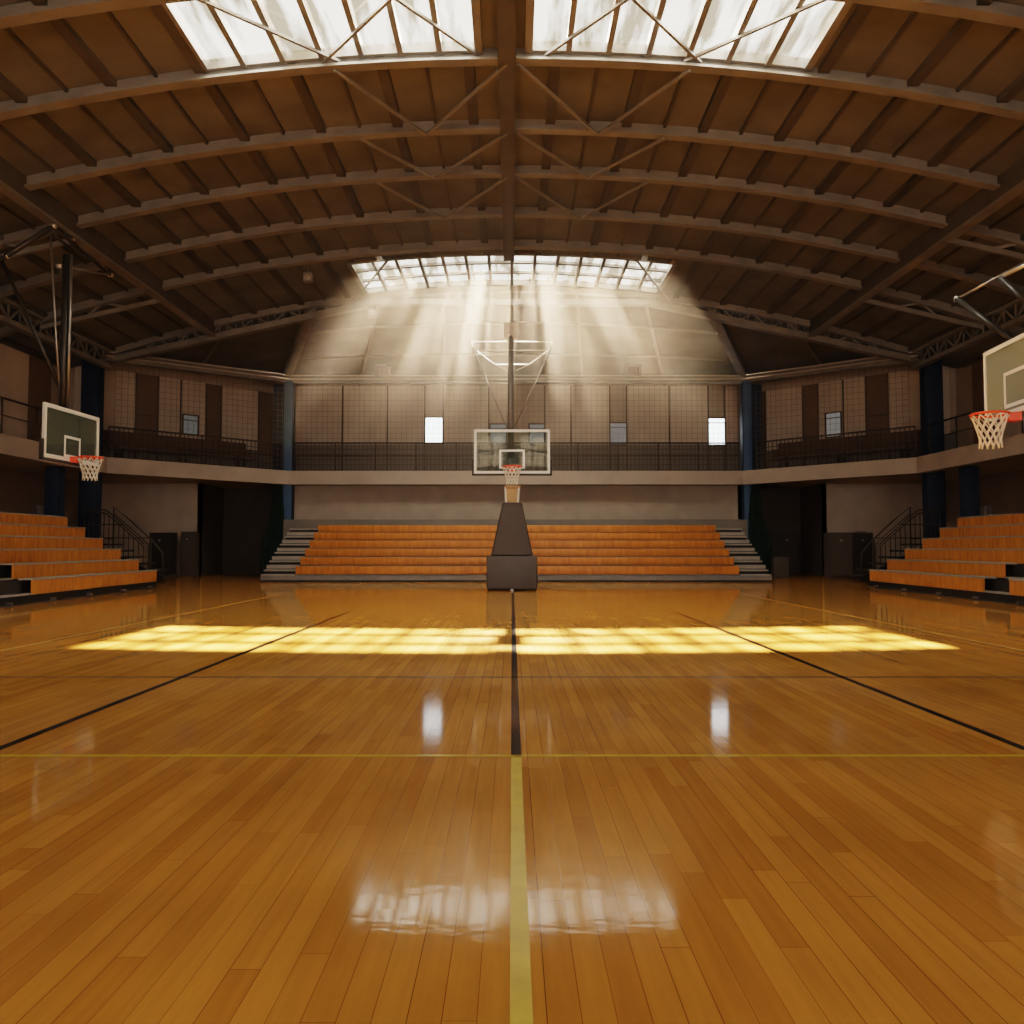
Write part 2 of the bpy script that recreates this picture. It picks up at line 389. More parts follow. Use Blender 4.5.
for s in (-1, 1):
    x = 4.4
    while x < 12.6:
        x2 = x + 0.55
        za, zb_ = zr(x) - 0.15, zbot(x2)
        if n % 2: lt.bar((s * x, Y_TRUSS, zbot(x)), (s * x2, Y_TRUSS, zr(x2) - 0.15), 0.05)
        else: lt.bar((s * x, Y_TRUSS, za), (s * x2, Y_TRUSS, zb_), 0.05)
        # round gusset rings in the web
        zc = (zr(x + .27) + zbot(x + .27)) / 2; rr = max(0.08, min(0.22, (zr(x) - zbot(x)) / 2 - 0.12))
        lt.tube([(s * (x + .27) + rr * math.cos(a), Y_TRUSS, zc + rr * 1.15 * math.sin(a)) for a in [i * PI / 6 for i in range(12)]], 0.022, 6, True)
        x = x2; n += 1
obj('lattice', lt, M['steel'], et)
# hip beams from the truss down to the back pillars
for s, side in ((-1, 'left'), (1, 'right')):
    obj('hip_beam', MB().bar((s * 6.9, Y_TRUSS + 0.1, zr(6.9) - 0.2), (s * 9.2 + (0.3 if s > 0 else 0), 32.3, 7.95), 0.3, 0.3), M['steel'], None,
        f'heavy brown hip beam sloping down to the {side} blue back pillar', 'roof beam', 'hip beams at the far end', 'structure')

# long girders and eave trusses
for s, side in ((-1, 'left'), (1, 'right')):
    x = s * 10.2
    g = thing('roof_girder', (x, 9.5, 8.3), f'long steel girder running the length of the vault on the {side}', 'roof girder', 'long girders under the vault', 'structure')
    obj('flange', MB().box(x - 0.13, x + 0.13, Y_NEAR, Y_TRUSS, 8.28, 8.34), M['steel'], g)
    obj('web', MB().box(x - 0.035, x + 0.035, Y_NEAR, Y_TRUSS, 8.34, zr(10.2)), M['steel_dark'], g)
    x = s * 13.7
    e = thing('eave_truss', (x, 9.5, 7.2), f'lattice eave truss along the top of the {side} wall', 'roof truss', 'lattice trusses along the eaves', 'structure')
    obj('bottom_chord', MB().box(x - 0.12, x + 0.12, Y_NEAR, Y_TRUSS, 7.16, 7.30), M['steel'], e)
    obj('top_chord', MB().box(x - 0.10, x + 0.10, Y_NEAR, Y_TRUSS, 7.72, 7.86), M['steel'], e)
    m = MB(); y = 10.0; n = 0
    while y < 27:
        a, b = (7.28, 7.74) if n % 2 else (7.74, 7.28)
        m.bar((x, y, a), (x, y + 0.5, b), 0.05); m.bar((x, y, 7.28), (x, y, 7.74), 0.04)
        y += 0.5; n += 1
    obj('lattice', m, M['steel'], e)
    # knee brackets from girder down to eave truss at each arch
    for yy in (14.05, 18.45, 23.0):
        tag = {14.05: 'below the near skylight edge', 18.45: 'below the middle arch', 23.0: 'below the far skylight edge'}[yy]
        kb = MB(); kb.bar((s * 10.2, yy, 8.32), (s * 13.7, yy, 7.5), 0.09, 0.12)
        kb.bar((s * 11.2, yy, 8.1), (s * 11.9, yy, zr(11.9) - 0.2), 0.06); kb.bar((s * 12.4, yy, 7.8), (s * 11.9, yy, zr(11.9) - 0.2), 0.06)
        obj('knee_brace', kb, M['steel'], None, f'steel knee brace {tag} on the {side}', 'roof brace', 'knee braces at the eaves', 'structure')

# flat diagonal braces near the ridge
def brace(x0, y0, x1, y1, label, drop=0.28):
    obj('roof_brace', MB().bar((x0, y0, zr(x0) - drop), (x1, y1, zr(x1) - drop), 0.05, 0.05), M['steel'], None, label, 'roof brace', 'thin diagonal roof braces', 'structure')
bays = [(14.05, 16.45, 'between the near skylight and the next arch'), (16.45, 18.45, 'in the second bay beyond the near skylight'), (18.45, 20.75, 'in the third bay beyond the near skylight')]
for (ya, yb, w) in bays:
    for s, side in ((-1, 'left'), (1, 'right')):
        brace(s * 1.8, yb, s * 0.1, ya, f'thin brace rising to the ridge on the {side} {w}')
        brace(s * 1.8, yb, s * 3.2, ya, f'thin brace leaning outward on the {side} {w}')
for s, side in ((-1, 'left'), (1, 'right')):
    brace(s * 5.0, 12.0, s * 3.1, 14.0, f'thin brace crossing the outer panes of the near skylight on the {side}', 0.15)
    brace(s * 3.4, 14.0, s * 1.9, 12.4, f'thin brace crossing the middle panes of the near skylight on the {side}', 0.15)
    brace(s * 0.6, 14.0, s * 1.9, 12.4, f'thin brace crossing the inner panes of the near skylight on the {side}', 0.15)
    brace(s * 5.4, 26.9, s * 3.6, 23.2, f'thin brace crossing the end of the far skylight on the {side}', 0.3)

# ------------------------------------------------------------------ skylights
def skylight(name, y0, y1, spans, rows, label):
    t = thing(name, (0, (y0 + y1) / 2, 9.7), label, 'skylight', None, 'structure')
    for (xa, xb, cols) in spans:
        X = [lerp(xa, xb, i / cols) for i in range(cols + 1)]
        Y = [lerp(y0, y1, j / rows) for j in range(rows + 1)]
        fr = MB()
        for yy in (y0, y1):
            fr.sweep([(x, yy, zr(x) + 0.02) for x in X], [(-0.07, -0.12), (0.07, -0.12), (0.07, 0.06), (-0.07, 0.06)])
        for xx in (X[0], X[-1]): fr.box(xx - 0.07, xx + 0.07, y0, y1, zr(xx) - 0.11, zr(xx) + 0.08)
        obj('frame', fr, M['steel'], t)
        for x in X[1:-1]:
            obj('mullion', MB().box(x - 0.05, x + 0.05, y0, y1, zr(x) - 0.12, zr(x) + 0.05), M['steel'], t)
        for yy in Y[1:-1]:
            obj('glazing_bar', MB().sweep([(x, yy, zr(x) + 0.02) for x in X], [(-0.06, -0.05), (0.06, -0.05), (0.06, 0.03), (-0.06, 0.03)]), M['steel'], t)
        for i in range(cols):
            for j in range(rows):
                a, b = X[i], X[i + 1]
                obj('pane', MB().quad((a, Y[j], zr(a) + 0.03), (b, Y[j], zr(b) + 0.03), (b, Y[j + 1], zr(b) + 0.03), (a, Y[j + 1], zr(a) + 0.03)), M['sky'], t)
skylight('window_1', SKY_NEAR[0], SKY_NEAR[1], ((-5.5, -0.6, 7), (0.3, 5.3, 7)), 1, 'bright near skylight of tall panes high over the court')
skylight('window_2', SKY_FAR[0], SKY_FAR[1], ((-SKX, SKX, 14),), 3, 'glowing far skylight above the end truss')
skylight('window_3', SKY_BACK[0], SKY_BACK[1], ((-SKX, -0.42, 6), (0.42, SKX, 6)), 2, 'unseen skylight added overhead behind the viewer')  # out of view, added to let in ambient fill

# ------------------------------------------------------------------ walls
def wall_quad(name, a, b, z0, z1, m, label, za=None, zb=None, t=0.15):
    a = Vector((a[0], a[1], 0)); b = Vector((b[0], b[1], 0)); d = (b - a).normalized(); n = Vector((-d.y, d.x, 0)) * t   # outward (left-to-right order)
    za = z1 if za is None else za; zb = z1 if zb is None else zb
    P = [a + Vector((0, 0, z0)), b + Vector((0, 0, z0)), b + n + Vector((0, 0, z0)), a + n + Vector((0, 0, z0)),
         a + Vector((0, 0, za)), b + Vector((0, 0, zb)), b + n + Vector((0, 0, zb)), a + n + Vector((0, 0, za))]
    return obj(name, MB().hexa(P), m, None, label, 'wall', None, 'structure')

wl = wall_quad('wall_left_upper', UW[0], UW[1], ZB1 - 0.15, 8.3, M['upper'], 'upper left side wall behind the balcony')
wcl = wall_quad('wall_corner_left_upper', UW[1], UW[2], ZB1 - 0.15, ZT, M['upper'], 'upper slanting corner wall on the left behind netting', 8.3, 8.9)
wb = wall_quad('wall_back_upper', UW[2], UW[3], ZB1 - 0.15, 8.9, M['upper'], 'upper back wall of beige panels behind netting')
wcr = wall_quad('wall_corner_right_upper', UW[3], UW[4], ZB1 - 0.15, ZT, M['upper'], 'upper slanting corner wall on the right behind netting', 8.9, 8.3)
wr = wall_quad('wall_right_upper', UW[4], UW[5], ZB1 - 0.15, 8.3, M['upper'], 'upper right side wall behind the balcony')
wall_quad('wall_front', (XS + 4, Y_NEAR), (-XS - 4, Y_NEAR), 0, 10.3, M['panel'], 'end wall behind the viewer')
# ground level
wall_quad('wall_back', (-9.0, 32.35), (9.3, 32.35), 0, 3.8, M['lower'], 'plain beige lower back wall above the far bleachers')
for s, side in ((-1, 'left'), (1, 'right')):
    def W(name, p, q, m, lab, z1=3.8):
        if s < 0: wall_quad(name, p, q, 0, z1, m, lab)
        else: wall_quad(name, (-q[0], q[1]), (-p[0], p[1]), 0, z1, m, lab)
    xi = -9.0 if s < 0 else -9.3
    W(f'wall_corner_{side}', (-16.9, 32.0), (-12.45, 32.0), M['corner'], f'beige lower corner wall behind the {side} stair railing')
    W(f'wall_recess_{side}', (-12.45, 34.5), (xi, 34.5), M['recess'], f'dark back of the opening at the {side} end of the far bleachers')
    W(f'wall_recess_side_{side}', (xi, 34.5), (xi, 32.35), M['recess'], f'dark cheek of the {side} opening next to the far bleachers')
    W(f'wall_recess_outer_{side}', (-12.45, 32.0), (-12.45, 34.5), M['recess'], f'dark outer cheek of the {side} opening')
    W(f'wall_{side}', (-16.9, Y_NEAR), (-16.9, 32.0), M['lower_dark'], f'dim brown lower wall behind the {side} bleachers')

# balcony: slab + fascia following the octagonal end
bal = thing('balcony', (0, 32, ZB0), 'beige balcony ledge running round the hall', 'balcony', None, 'structure')
def prism(poly, z0, z1):
    m = MB(); n = len(poly)
    m.add([(p[0], p[1], z0) for p in poly] + [(p[0], p[1], z1) for p in poly],
          [tuple(range(n))[::-1], tuple(range(n, 2 * n))] + [(i, (i + 1) % n, n + (i + 1) % n, n + i) for i in range(n)])
    return m
OUT = [(-17.7, -8.0), (-17.7, 34.6), (17.7, 34.6), (17.7, -8.0)]
segs = [((-14, -8), (-14, 27), (-17.7, 27), (-17.7, -8)), ((-14, 27), (-9, 32), (-9, 34.8), (-17.7, 34.8), (-17.7, 27)),
        ((-9, 32), (9.3, 32), (9.3, 34.8), (-9, 34.8)), ((9.3, 32), (14, 27), (17.7, 27), (17.7, 34.8), (9.3, 34.8)), ((14, -8), (17.7, -8), (17.7, 27), (14, 27))]
for sg in segs: obj('slab', prism(sg, ZB0 + 0.06, ZB1 - 0.1), M['fascia'], bal)
def offset_line(poly, off):
    # inward offset (towards the court) of an open polyline with mitred corners
    nr = []
    for i in range(len(poly) - 1):
        d = (Vector(poly[i + 1]) - Vector(poly[i])).normalized(); n_ = Vector((d.y, -d.x))
        nr.append(n_)
    out = []
    for i in range(len(poly)):
        if i == 0: v = nr[0]
        elif i == len(poly) - 1: v = nr[-1]
        else:
            v = nr[i - 1] + nr[i]; v = v * (1.0 / (v.dot(nr[i])))
        out.append(Vector(poly[i]) + v * off)
    return out
FI, FO = offset_line(PL, 0.36), offset_line(PL, -0.05)
for i in range(5):
    m = MB().hexa([(*FI[i], ZB0), (*FI[i + 1], ZB0), (*FO[i + 1], ZB0), (*FO[i], ZB0), (*FI[i], ZB1), (*FI[i + 1], ZB1), (*FO[i + 1], ZB1), (*FO[i], ZB1)])
    obj('fascia', m, M['fascia'], bal)

# wall panels: spec in pixels is avoided; positions are metres along each wall from its left end
def along(i, u, inset=0.03):
    a = Vector((*UW[i], 0)); b = Vector((*UW[i + 1], 0)); d = (b - a).normalized(); nn = Vector((d.y, -d.x, 0))
    return a + d * u + nn * inset, d, nn
def slab_on(i, u0, u1, z0, z1, t=0.05, inset=0.0):
    p, d, nn = along(i, u0, inset); q, _, _ = along(i, u1, inset)
    Z = lambda z: Vector((0, 0, z))
    return MB().hexa([p + nn * t + Z(z0), q + nn * t + Z(z0), q + Z(z0), p + Z(z0), p + nn * t + Z(z1), q + nn * t + Z(z1), q + Z(z1), p + Z(z1)])
# back wall: x from -9.6..9.6 ; u = x + 9.6
DADO = 5.45
obj('dado', slab_on(2, 0.0, 19.2, ZB1, DADO, 0.03), M['dado'], wb)
for x0, x1 in ((-9.3, -7.2), (-7.12, -5.3), (-5.22, -3.72), (-2.86, -1.0), (1.4, 2.45), (2.53, 4.1), (4.88, 6.6), (6.68, 8.25), (9.0, 9.5)):
    obj('panel', slab_on(2, x0 + 9.6, x1 + 9.6, DADO, ZT - 0.12, 0.05), M['panel'], wb)
for x in (-7.16, -5.26, -3.68, -2.90, -0.98, 1.38, 2.49, 4.13, 4.84, 6.64, 8.28, 8.98):
    obj('seam', slab_on(2, x + 9.6 - 0.03, x + 9.6 + 0.03, ZB1, ZT - 0.1, 0.07), M['seam'], wb)
# corner walls
LC = (Vector((*UW[2], 0)) - Vector((*UW[1], 0))).length
for i, w, flip in ((1, wcl, False), (3, wcr, True)):
    def S(u0, u1, *a):
        if flip: u0, u1 = LC - u1, LC - u0
        return slab_on(i, u0, u1, *a)
    obj('dado', S(0, LC, ZB1, 5.2, 0.03), M['dado'], w)
    for u0, u1 in ((0.2, 1.05), (1.12, 2.24), (3.1, 3.9), (3.95, 4.9), (5.56, 7.1)):
        obj('panel', S(u0, u1, 5.1, 7.55, 0.05), M['panel'], w)
    for u0, u1 in ((2.3, 3.04), (4.95, 5.5), (7.15, 7.9)):
        obj('dark_panel', S(u0, u1, 4.9, 7.55, 0.04), M['panel_dark'], w)
    for u in (1.08, 2.27, 3.07, 3.92, 4.92, 5.53, 7.12): obj('seam', S(u - 0.03, u + 0.03, ZB1, 7.55, 0.07), M['seam'], w)
    obj('cross_batten', S(2.3, 3.04, 6.0, 6.06, 0.06), M['seam'], w)
# side walls
for i, w, s in ((0, wl, -1), (4, wr, 1)):
    x = s * (XS - 0.03)
    y = 26.6
    wid = [(1.25, 'panel_dark'), (1.5, 'panel'), (0.1, 'seam'), (1.6, 'panel'), (0.9, 'panel_dark'), (1.6, 'panel'), (0.1, 'seam'), (1.6, 'panel'), (0.9, 'panel_dark')]
    for wd, mm in wid:
        nm = {'panel': 'panel', 'panel_dark': 'dark_panel', 'seam': 'seam'}[mm]
        obj(nm, MB().box(x - 0.04, x + 0.02, y - wd, y, ZB1, 7.35), M[mm], w)
        y -= wd

# beam and conduit along the top of the upper walls
tb = thing('trim_1', (0, 32, 7.6), 'brown ring beam and conduit along the top of the upper walls', 'ring beam', None, 'structure')
RB = [(-13.95, 27.0, 7.62), (-9.05, 31.9, 7.86), (9.45, 31.9, 7.86), (13.95, 27.0, 7.62)]
for i in range(3): obj('ring_beam', MB().bar(RB[i], RB[i + 1], 0.3, 0.28), M['steel'], tb)
for dz, off in ((0.0, 0.22), (0.14, 0.24)):
    obj('conduit', MB().tube([(p[0] * 0.985, p[1] - off, p[2] - 0.02 + dz) for p in RB], 0.028, 6), M['fascia'], tb)

# ------------------------------------------------------------------ upper windows
def up_window(n, i, u, z0, z1, w, m, label, bar=True, flip=False):
    if flip: u = LC - u
    p, d, nn = along(i, u, 0.0)
    t = thing(f'window_{n}', p + Vector((0, 0, z0)), label, 'window', None, 'structure')
    f = MB(); h = w / 2
    def bx(u0, u1, za, zb, t0=0.02, t1=0.1):
        q0, _, _ = along(i, u + u0, 0); q1, _, _ = along(i, u + u1, 0); Z = lambda z: Vector((0, 0, z))
        return [q0 + nn * t1 + Z(za), q1 + nn * t1 + Z(za), q1 + nn * t0 + Z(za), q0 + nn * t0 + Z(za), q0 + nn * t1 + Z(zb), q1 + nn * t1 + Z(zb), q1 + nn * t0 + Z(zb), q0 + nn * t0 + Z(zb)]
    f.hexa(bx(-h, h, z1, z1 + 0.05)); f.hexa(bx(-h, h, z0 - 0.05, z0)); f.hexa(bx(-h - 0.05, -h, z0 - 0.05, z1 + 0.05)); f.hexa(bx(h, h + 0.05, z0 - 0.05, z1 + 0.05))
    if bar: f.hexa(bx(-h, h, z1 - 0.2, z1 - 0.17))
    obj('frame', f, M['seam'], t)
    b = bx(-h, h, z0, z1, 0.06, 0.07)
    obj('pane', MB().hexa(b), m, t)
    return t
def emissive_daylight(name, col, s):
    # pane glows by emission, standing in for the daylight outside
    m, nt, out = new_mat(name); e = N(nt, 'ShaderNodeEmission'); e.inputs[1].default_value = s
    tc = N(nt, 'ShaderNodeTexCoord'); nz = N(nt, 'ShaderNodeTexNoise'); nz.inputs['Scale'].default_value = 3
    rp = N(nt, 'ShaderNodeValToRGB'); rp.color_ramp.elements[0].color = tuple(c * 0.85 for c in col) + (1,); rp.color_ramp.elements[1].color = col + (1,)
    nt.links.new(tc.outputs['Object'], nz.inputs['Vector']); nt.links.new(nz.outputs['Fac'], rp.inputs[0]); nt.links.new(rp.outputs[0], e.inputs[0]); nt.links.new(e.outputs[0], out.inputs['Surface'])
    return m
M['day'] = emissive_daylight('glowing_pane', (0.92, 0.97, 1.0), 7.0)
M['day_dim'] = emissive_daylight('glowing_dim_pane', (0.95, 0.89, 0.82), 0.24)
M['day_faint'] = emissive_daylight('glowing_faint_pane', (0.95, 0.89, 0.82), 0.14)
up_window(4, 2, -3.29 + 9.6, 5.55, 6.58, 0.70, M['day'], 'bright white window left of the centre backboard', False)
up_window(5, 2, 8.63 + 9.6, 5.45, 6.55, 0.66, M['day'], 'bright white window on the right of the back wall')
up_window(6, 2, 4.48 + 9.6, 5.45, 6.35, 0.66, M['day_dim'], 'dim obscured window right of the centre backboard', True)
up_window(7, 2, -0.58 + 9.6, 5.45, 6.3, 0.66, M['day_dim'], 'dim window seen through the left of the centre backboard')
up_window(8, 2, 1.05 + 9.6, 5.45, 6.3, 0.60, M['day_dim'], 'dim window seen through the right of the centre backboard')
up_window(9, 1, 4.3, 5.5, 6.2, 0.55, M['day_faint'], 'small dim window on the left corner wall')
up_window(10, 3, 4.3, 5.4, 6.3, 0.55, M['day_dim'], 'small dim window on the right corner wall', True, True)

# ------------------------------------------------------------------ pillars
def pillar(x0, x1, y0, y1, z0, z1, m_front, m_side, label, grp):
    t = thing('pillar', ((x0 + x1) / 2, (y0 + y1) / 2, z0), label, 'pillar', grp, 'structure')
    obj('shaft', MB().box(x0, x1, y0, y1, z0, z1), m_side, t)
    obj('front_pad', MB().bevel_box(x0 + 0.02, x1 - 0.02, y0 - 0.05, y0, z0 + 0.02, z1 - 0.02, 0.012), m_front, t)
    return t
for s, side in ((-1, 'left'), (1, 'right')):
    o_ = 0.0 if s < 0 else 0.46
    a, b = sorted((s * (8.75 + o_), s * (9.12 + o_)))
    pillar(a, b, 31.75, 32.1, 0, 7.8, M['blue'], M['navy'], f'blue pillar at the {side} end of the back wall', 'blue pillars at the far end')  # one pillar painted in two colours, lit front and shaded sides
    a, b = sorted((s * (9.14 + o_), s * (9.7 + o_)))
    t = thing('pillar', ((a + b) / 2, 32.5, ZB1), f'dark navy upper pier beside the {side} blue back pillar', 'pillar', 'painted shaded sides of the back pillars', 'structure')
    obj('shaft', MB().box(a, b, 32.3, 33.2, ZB1, 7.75), M['navy'], t)  # extra block, shade on the pillar's side put into its colour
    a, b = sorted((s * 13.95, s * 14.55))
    pillar(a, b, 26.8, 27.15, 0, 7.6, M['navy'], M['navy'], f'broad navy pillar beside the {side} stair railing', 'broad navy pillars')
    a, b = sorted((s * 13.95, s * 14.4))
    pillar(a, b, 24.6, 24.9, 0, ZB0, M['navy'], M['navy'], f'short navy pillar under the balcony behind the {side} bleachers', 'navy pillars under the balcony')

# ------------------------------------------------------------------ balcony railings, netting, benches
def rail_seg(a, b, z0, h, label, dense, grp):
    a = Vector((*a, z0)); b = Vector((*b, z0)); L_ = (b - a).length; d = (b - a).normalized(); up = Vector((0, 0, 1))
    t = thing('balcony_railing', (a + b) / 2, label, 'railing', grp)
    obj('top_rail', MB().tube([a + up * h, b + up * h], 0.03, 8), M['rail'], t)
    obj('middle_rail', MB().tube([a + up * h * 0.55, b + up * h * 0.55], 0.02, 8), M['rail'], t)
    n = max(2, int(L_ / 1.5))
    for i in range(n + 1):
        p = a.lerp(b, i / n); obj('post', MB().tube([p, p + up * h], 0.025, 8), M['rail'], t)
    if dense:
        m = MB(); k = int(L_ / dense)
        for i in range(k + 1):
            p = a.lerp(b, i / k); m.bar(p + up * 0.04, p + up * h, 0.022)
        for j in range(5): m.bar(a + up * (0.06 + j * h / 5.5), b + up * (0.06 + j * h / 5.5), 0.018)
        obj('lattice', m, M['rail'], t)
rail_seg((-8.7, 31.95), (9.1, 31.95), ZB1, 1.15, 'dark mesh railing on the balcony across the back wall', 0.16, 'dark balcony railings')
rail_seg((-13.8, 27.25), (-9.2, 31.8), ZB1, 1.1, 'dark mesh railing on the left slanting balcony', 0.16, 'dark balcony railings')
rail_seg((9.65, 31.35), (13.8, 27.25), ZB1, 1.1, 'dark mesh railing on the right slanting balcony', 0.16, 'dark balcony railings')
rail_seg((-13.95, 12.0), (-13.95, 26.6), ZB1, 1.05, 'open three-bar railing on the left side balcony', 0, 'dark balcony railings')
rail_seg((13.95, 12.0), (13.95, 26.6), ZB1, 1.05, 'open three-bar railing on the right side balcony', 0, 'dark balcony railings')

def netting(a, b, z0, za, zb, label, step=0.21):
    a = Vector((*a, 0)); b = Vector((*b, 0)); L_ = (b - a).length; n = int(L_ / step); m = MB(); Z = lambda z: Vector((0, 0, z)); r = 0.009
    for i in range(n + 1):
        p = a.lerp(b, i / n); m.bar(p + Z(z0), p + Z(lerp(za, zb, i / n)), r)
    k = int((max(za, zb) - z0) / step)
    for j in range(k + 1): m.bar(a + Z(lerp(z0, za, j / k)), b + Z(lerp(z0, zb, j / k)), r)
    obj('safety_netting', m, M['netting'], None, label, 'netting', 'ball netting above the balcony')
netting((-8.7, 32.0), (9.15, 32.0), ZB1, 7.7, 7.7, 'dark ball netting hung in front of the upper back wall')
netting((-13.6, 27.2), (-9.15, 31.7), ZB1, 7.4, 7.7, 'dark ball netting hung across the left slanting balcony')
netting((9.6, 31.3), (13.6, 27.2), ZB1, 7.7, 7.4, 'dark ball netting hung across the right slanting balcony')

for s, side in ((-1, 'left'), (1, 'right')):
    for r in range(2):
        off = 0.28 + r * 0.5; z = ZB1 + 0.0 + r * 0.3
        a = Vector((s * 13.9, 27.6, 0)); b = Vector((s * 10.05, 31.45, 0)); nn = Vector((s * 0.707, 0.707, 0)) * off
        row = 'front' if r == 0 else 'rear'
        t = thing('balcony_bench', ((a + b) / 2 + nn) + Vector((0, 0, ZB1 - 0.08)), f'{row} brown bench on the {side} slanting balcony', 'bench', 'benches on the balcony')
        obj('seat', MB().bar(a + nn + Vector((0, 0, z + 0.42)), b + nn + Vector((0, 0, z + 0.42)), 0.35, 0.05), M['bench'], t)
        obj('backrest', MB().bar(a + nn + Vector((s * 0.14, 0.14, z + 0.7)), b + nn + Vector((s * 0.14, 0.14, z + 0.7)), 0.04, 0.3), M['bench'], t)
        for f in (0.08, 0.5, 0.92):
            p = a.lerp(b, f) + nn; obj('leg', MB().box(p.x - 0.05, p.x + 0.05, p.y - 0.05, p.y + 0.05, ZB1 - 0.1, z + 0.4), M['dark'], t)

# ------------------------------------------------------------------ far bleachers
fb = thing('bleacher', (0, 27.5, 0), 'long far bleacher of six orange rows under the back wall', 'bleacher', 'retractable bleachers')
Y0, RUN, RISE, ZB = 26.05, 0.59, 0.285, 0.215
HL, HR, EL, ER = -7.03, 7.38, -8.15, 8.42
obj('skirt', MB().box(EL, ER, Y0 - 0.02, Y0 + 0.1, 0, 0.06), M['black'], fb)
obj('base_board', MB().box(EL, ER, Y0 - 0.06, Y0 + 0.02, 0.06, 0.205), M['greyboard'], fb)
for i in range(6):
    y = Y0 + i * RUN; z0 = ZB + i * RISE; z1 = z0 + RISE
    obj('seat_row', MB().bevel_box(HL, HR, y - 0.02, y + 0.28, z0 + 0.035, z1, 0.012), M['seat'], fb)
    obj('foot_board', MB().box(HL, HR, y + 0.05, y + RUN + 0.06, z0 - 0.005, z0 + 0.028), M['tread'], fb)
    obj('riser', MB().box(HL + 0.02, HR - 0.02, y + 0.20, y + 0.24, max(0, z0 - RISE * 0.2), z1 - 0.03), M['black'], fb)
    for s in (-1, 1):
        for h in range(2):
            zz = z0 + h * RISE / 2; yy = y + h * RUN / 2
            a, b = (EL, HL - 0.01) if s < 0 else (HR + 0.01, ER)
            obj('step', MB().box(a, b, yy - 0.03, yy + RUN / 2 + 0.05, zz - (0.085 if h == 0 else 0.02), zz + 0.035), M['tread'], fb)
            obj('step_riser', MB().box(a + 0.02, b - 0.02, yy + 0.04, yy + 0.09, 0.03, zz - 0.03), M['black'], fb)
obj('rear_panel', MB().box(-8.5, 8.75, Y0 + 6 * RUN + 0.15, Y0 + 6 * RUN + 0.22, 0, 2.16), M['dado'], fb)
for s in (-1, 1):
    m = MB()
    for i in range(6):
        a, b = (EL, EL + 0.04) if s < 0 else (ER - 0.04, ER)
        m.box(a, b, Y0 + i * RUN, Y0 + 6 * RUN, ZB + i * RISE - 0.2, ZB + i * RISE + 0.04)
    obj('side_panel', m, M['black'], fb)

# ------------------------------------------------------------------ side bleachers
def side_bleacher(s, side, x0, aisle, yend_near, yfar, rot, label):
    t = thing('bleacher', (s * x0, yfar, 0), label, 'bleacher', 'retractable bleachers')
    run, rise, zb = 0.505, 0.295, 0.20
    c, sn = math.cos(rot), math.sin(rot)
    def T(u, v):      # u outward from the court edge, v towards the camera from the far end
        return (s * (x0 + u * c + -v * sn * 1.0), yfar - v * c - u * sn * 0)
    def B(u0, u1, v0, v1, z0, z1):
        P = [T(u0, v0), T(u1, v0), T(u1, v1), T(u0, v1)]
        return MB().hexa([(p[0], p[1], z0) for p in P] + [(p[0], p[1], z1) for p in P])
    L_ = yfar - yend_near
    obj('skirt', B(0.10, 0.25, -0.05, L_, 0, 0.17), M['black'], t)
    obj('kick_rail', B(-0.02, 0.10, 0.0, L_, 0.0, 0.025), M['dark'], t)
    for v in (0.5, 2.2, 4.0, 5.6, 7.2):
        o = B(-0.01, 0.11, v, v + 0.05, 0.02, 0.075); obj('caster_bracket', o, M['rod'], t)
    for i in range(6):
        u = 0.08 + i * run; z0 = zb + i * rise; z1 = z0 + rise
        spans = [(0.0, L_)]
        if i < 2 and aisle:
            a0, a1 = aisle[i]; spans = [(0.0, a0)] + ([(a1, L_)] if a1 < L_ - 0.2 else [])
        for (v0, v1) in spans:
            obj('seat_row', B(u, u + 0.045, v0, v1, z0 - 0.02, z1 - 0.035), M['seat'], t)
            obj('seat_top', B(u - 0.015, u + 0.30, v0, v1, z1 - 0.035, z1), M['tread'], t)
        obj('foot_board', B(u + 0.02, u + run + 0.03, 0.0, L_, z0 - 0.035, z0), M['tread'], t)
        obj('riser', B(u + 0.26, u + 0.30, 0.02, L_, 0.03, z1 - 0.04), M['dark'], t)
        obj('end_frame', B(u + 0.03, u + run, 0.01, 0.05, 0.02, z1 - 0.04), M['black'], t)
    return t
side_bleacher(-1, 'left', 9.80, [(6.35, 30), (6.15, 30)], 12.0, 22.3, rad(3.2), 'left bleacher of orange rows beside the sideline')
side_bleacher(1, 'right', 10.04, [(5.85, 6.82), (5.75, 7.0)], 12.0, 22.7, rad(2.3), 'right bleacher of orange rows with a notched aisle')

# ------------------------------------------------------------------ hoops
def make_net(t, cx, cy, cz, R=0.225, h=0.44, r=0.0085):
    m = MB(); K = 12
    for k in range(K):
        for sgn in (-1, 1):
            pts = []
            for i in range(9):
                q = i / 8; a = 2 * PI * (k / K + sgn * q * 2.6 / K)
                rr = lerp(R, R * 0.56, min(1, q * 1.35) ** 0.8) + 0.01 * max(0, q - 0.8) * 5
                pts.append((cx + rr * math.cos(a), cy + rr * math.sin(a), cz - q * h))
            m.tube(pts, r, 5)
    return obj('net', m, M['cord'], t)
def ring_pts(cx, cy, cz, R, n=28): return [(cx + R * math.cos(2 * PI * i / n), cy + R * math.sin(2 * PI * i / n), cz) for i in range(n)]

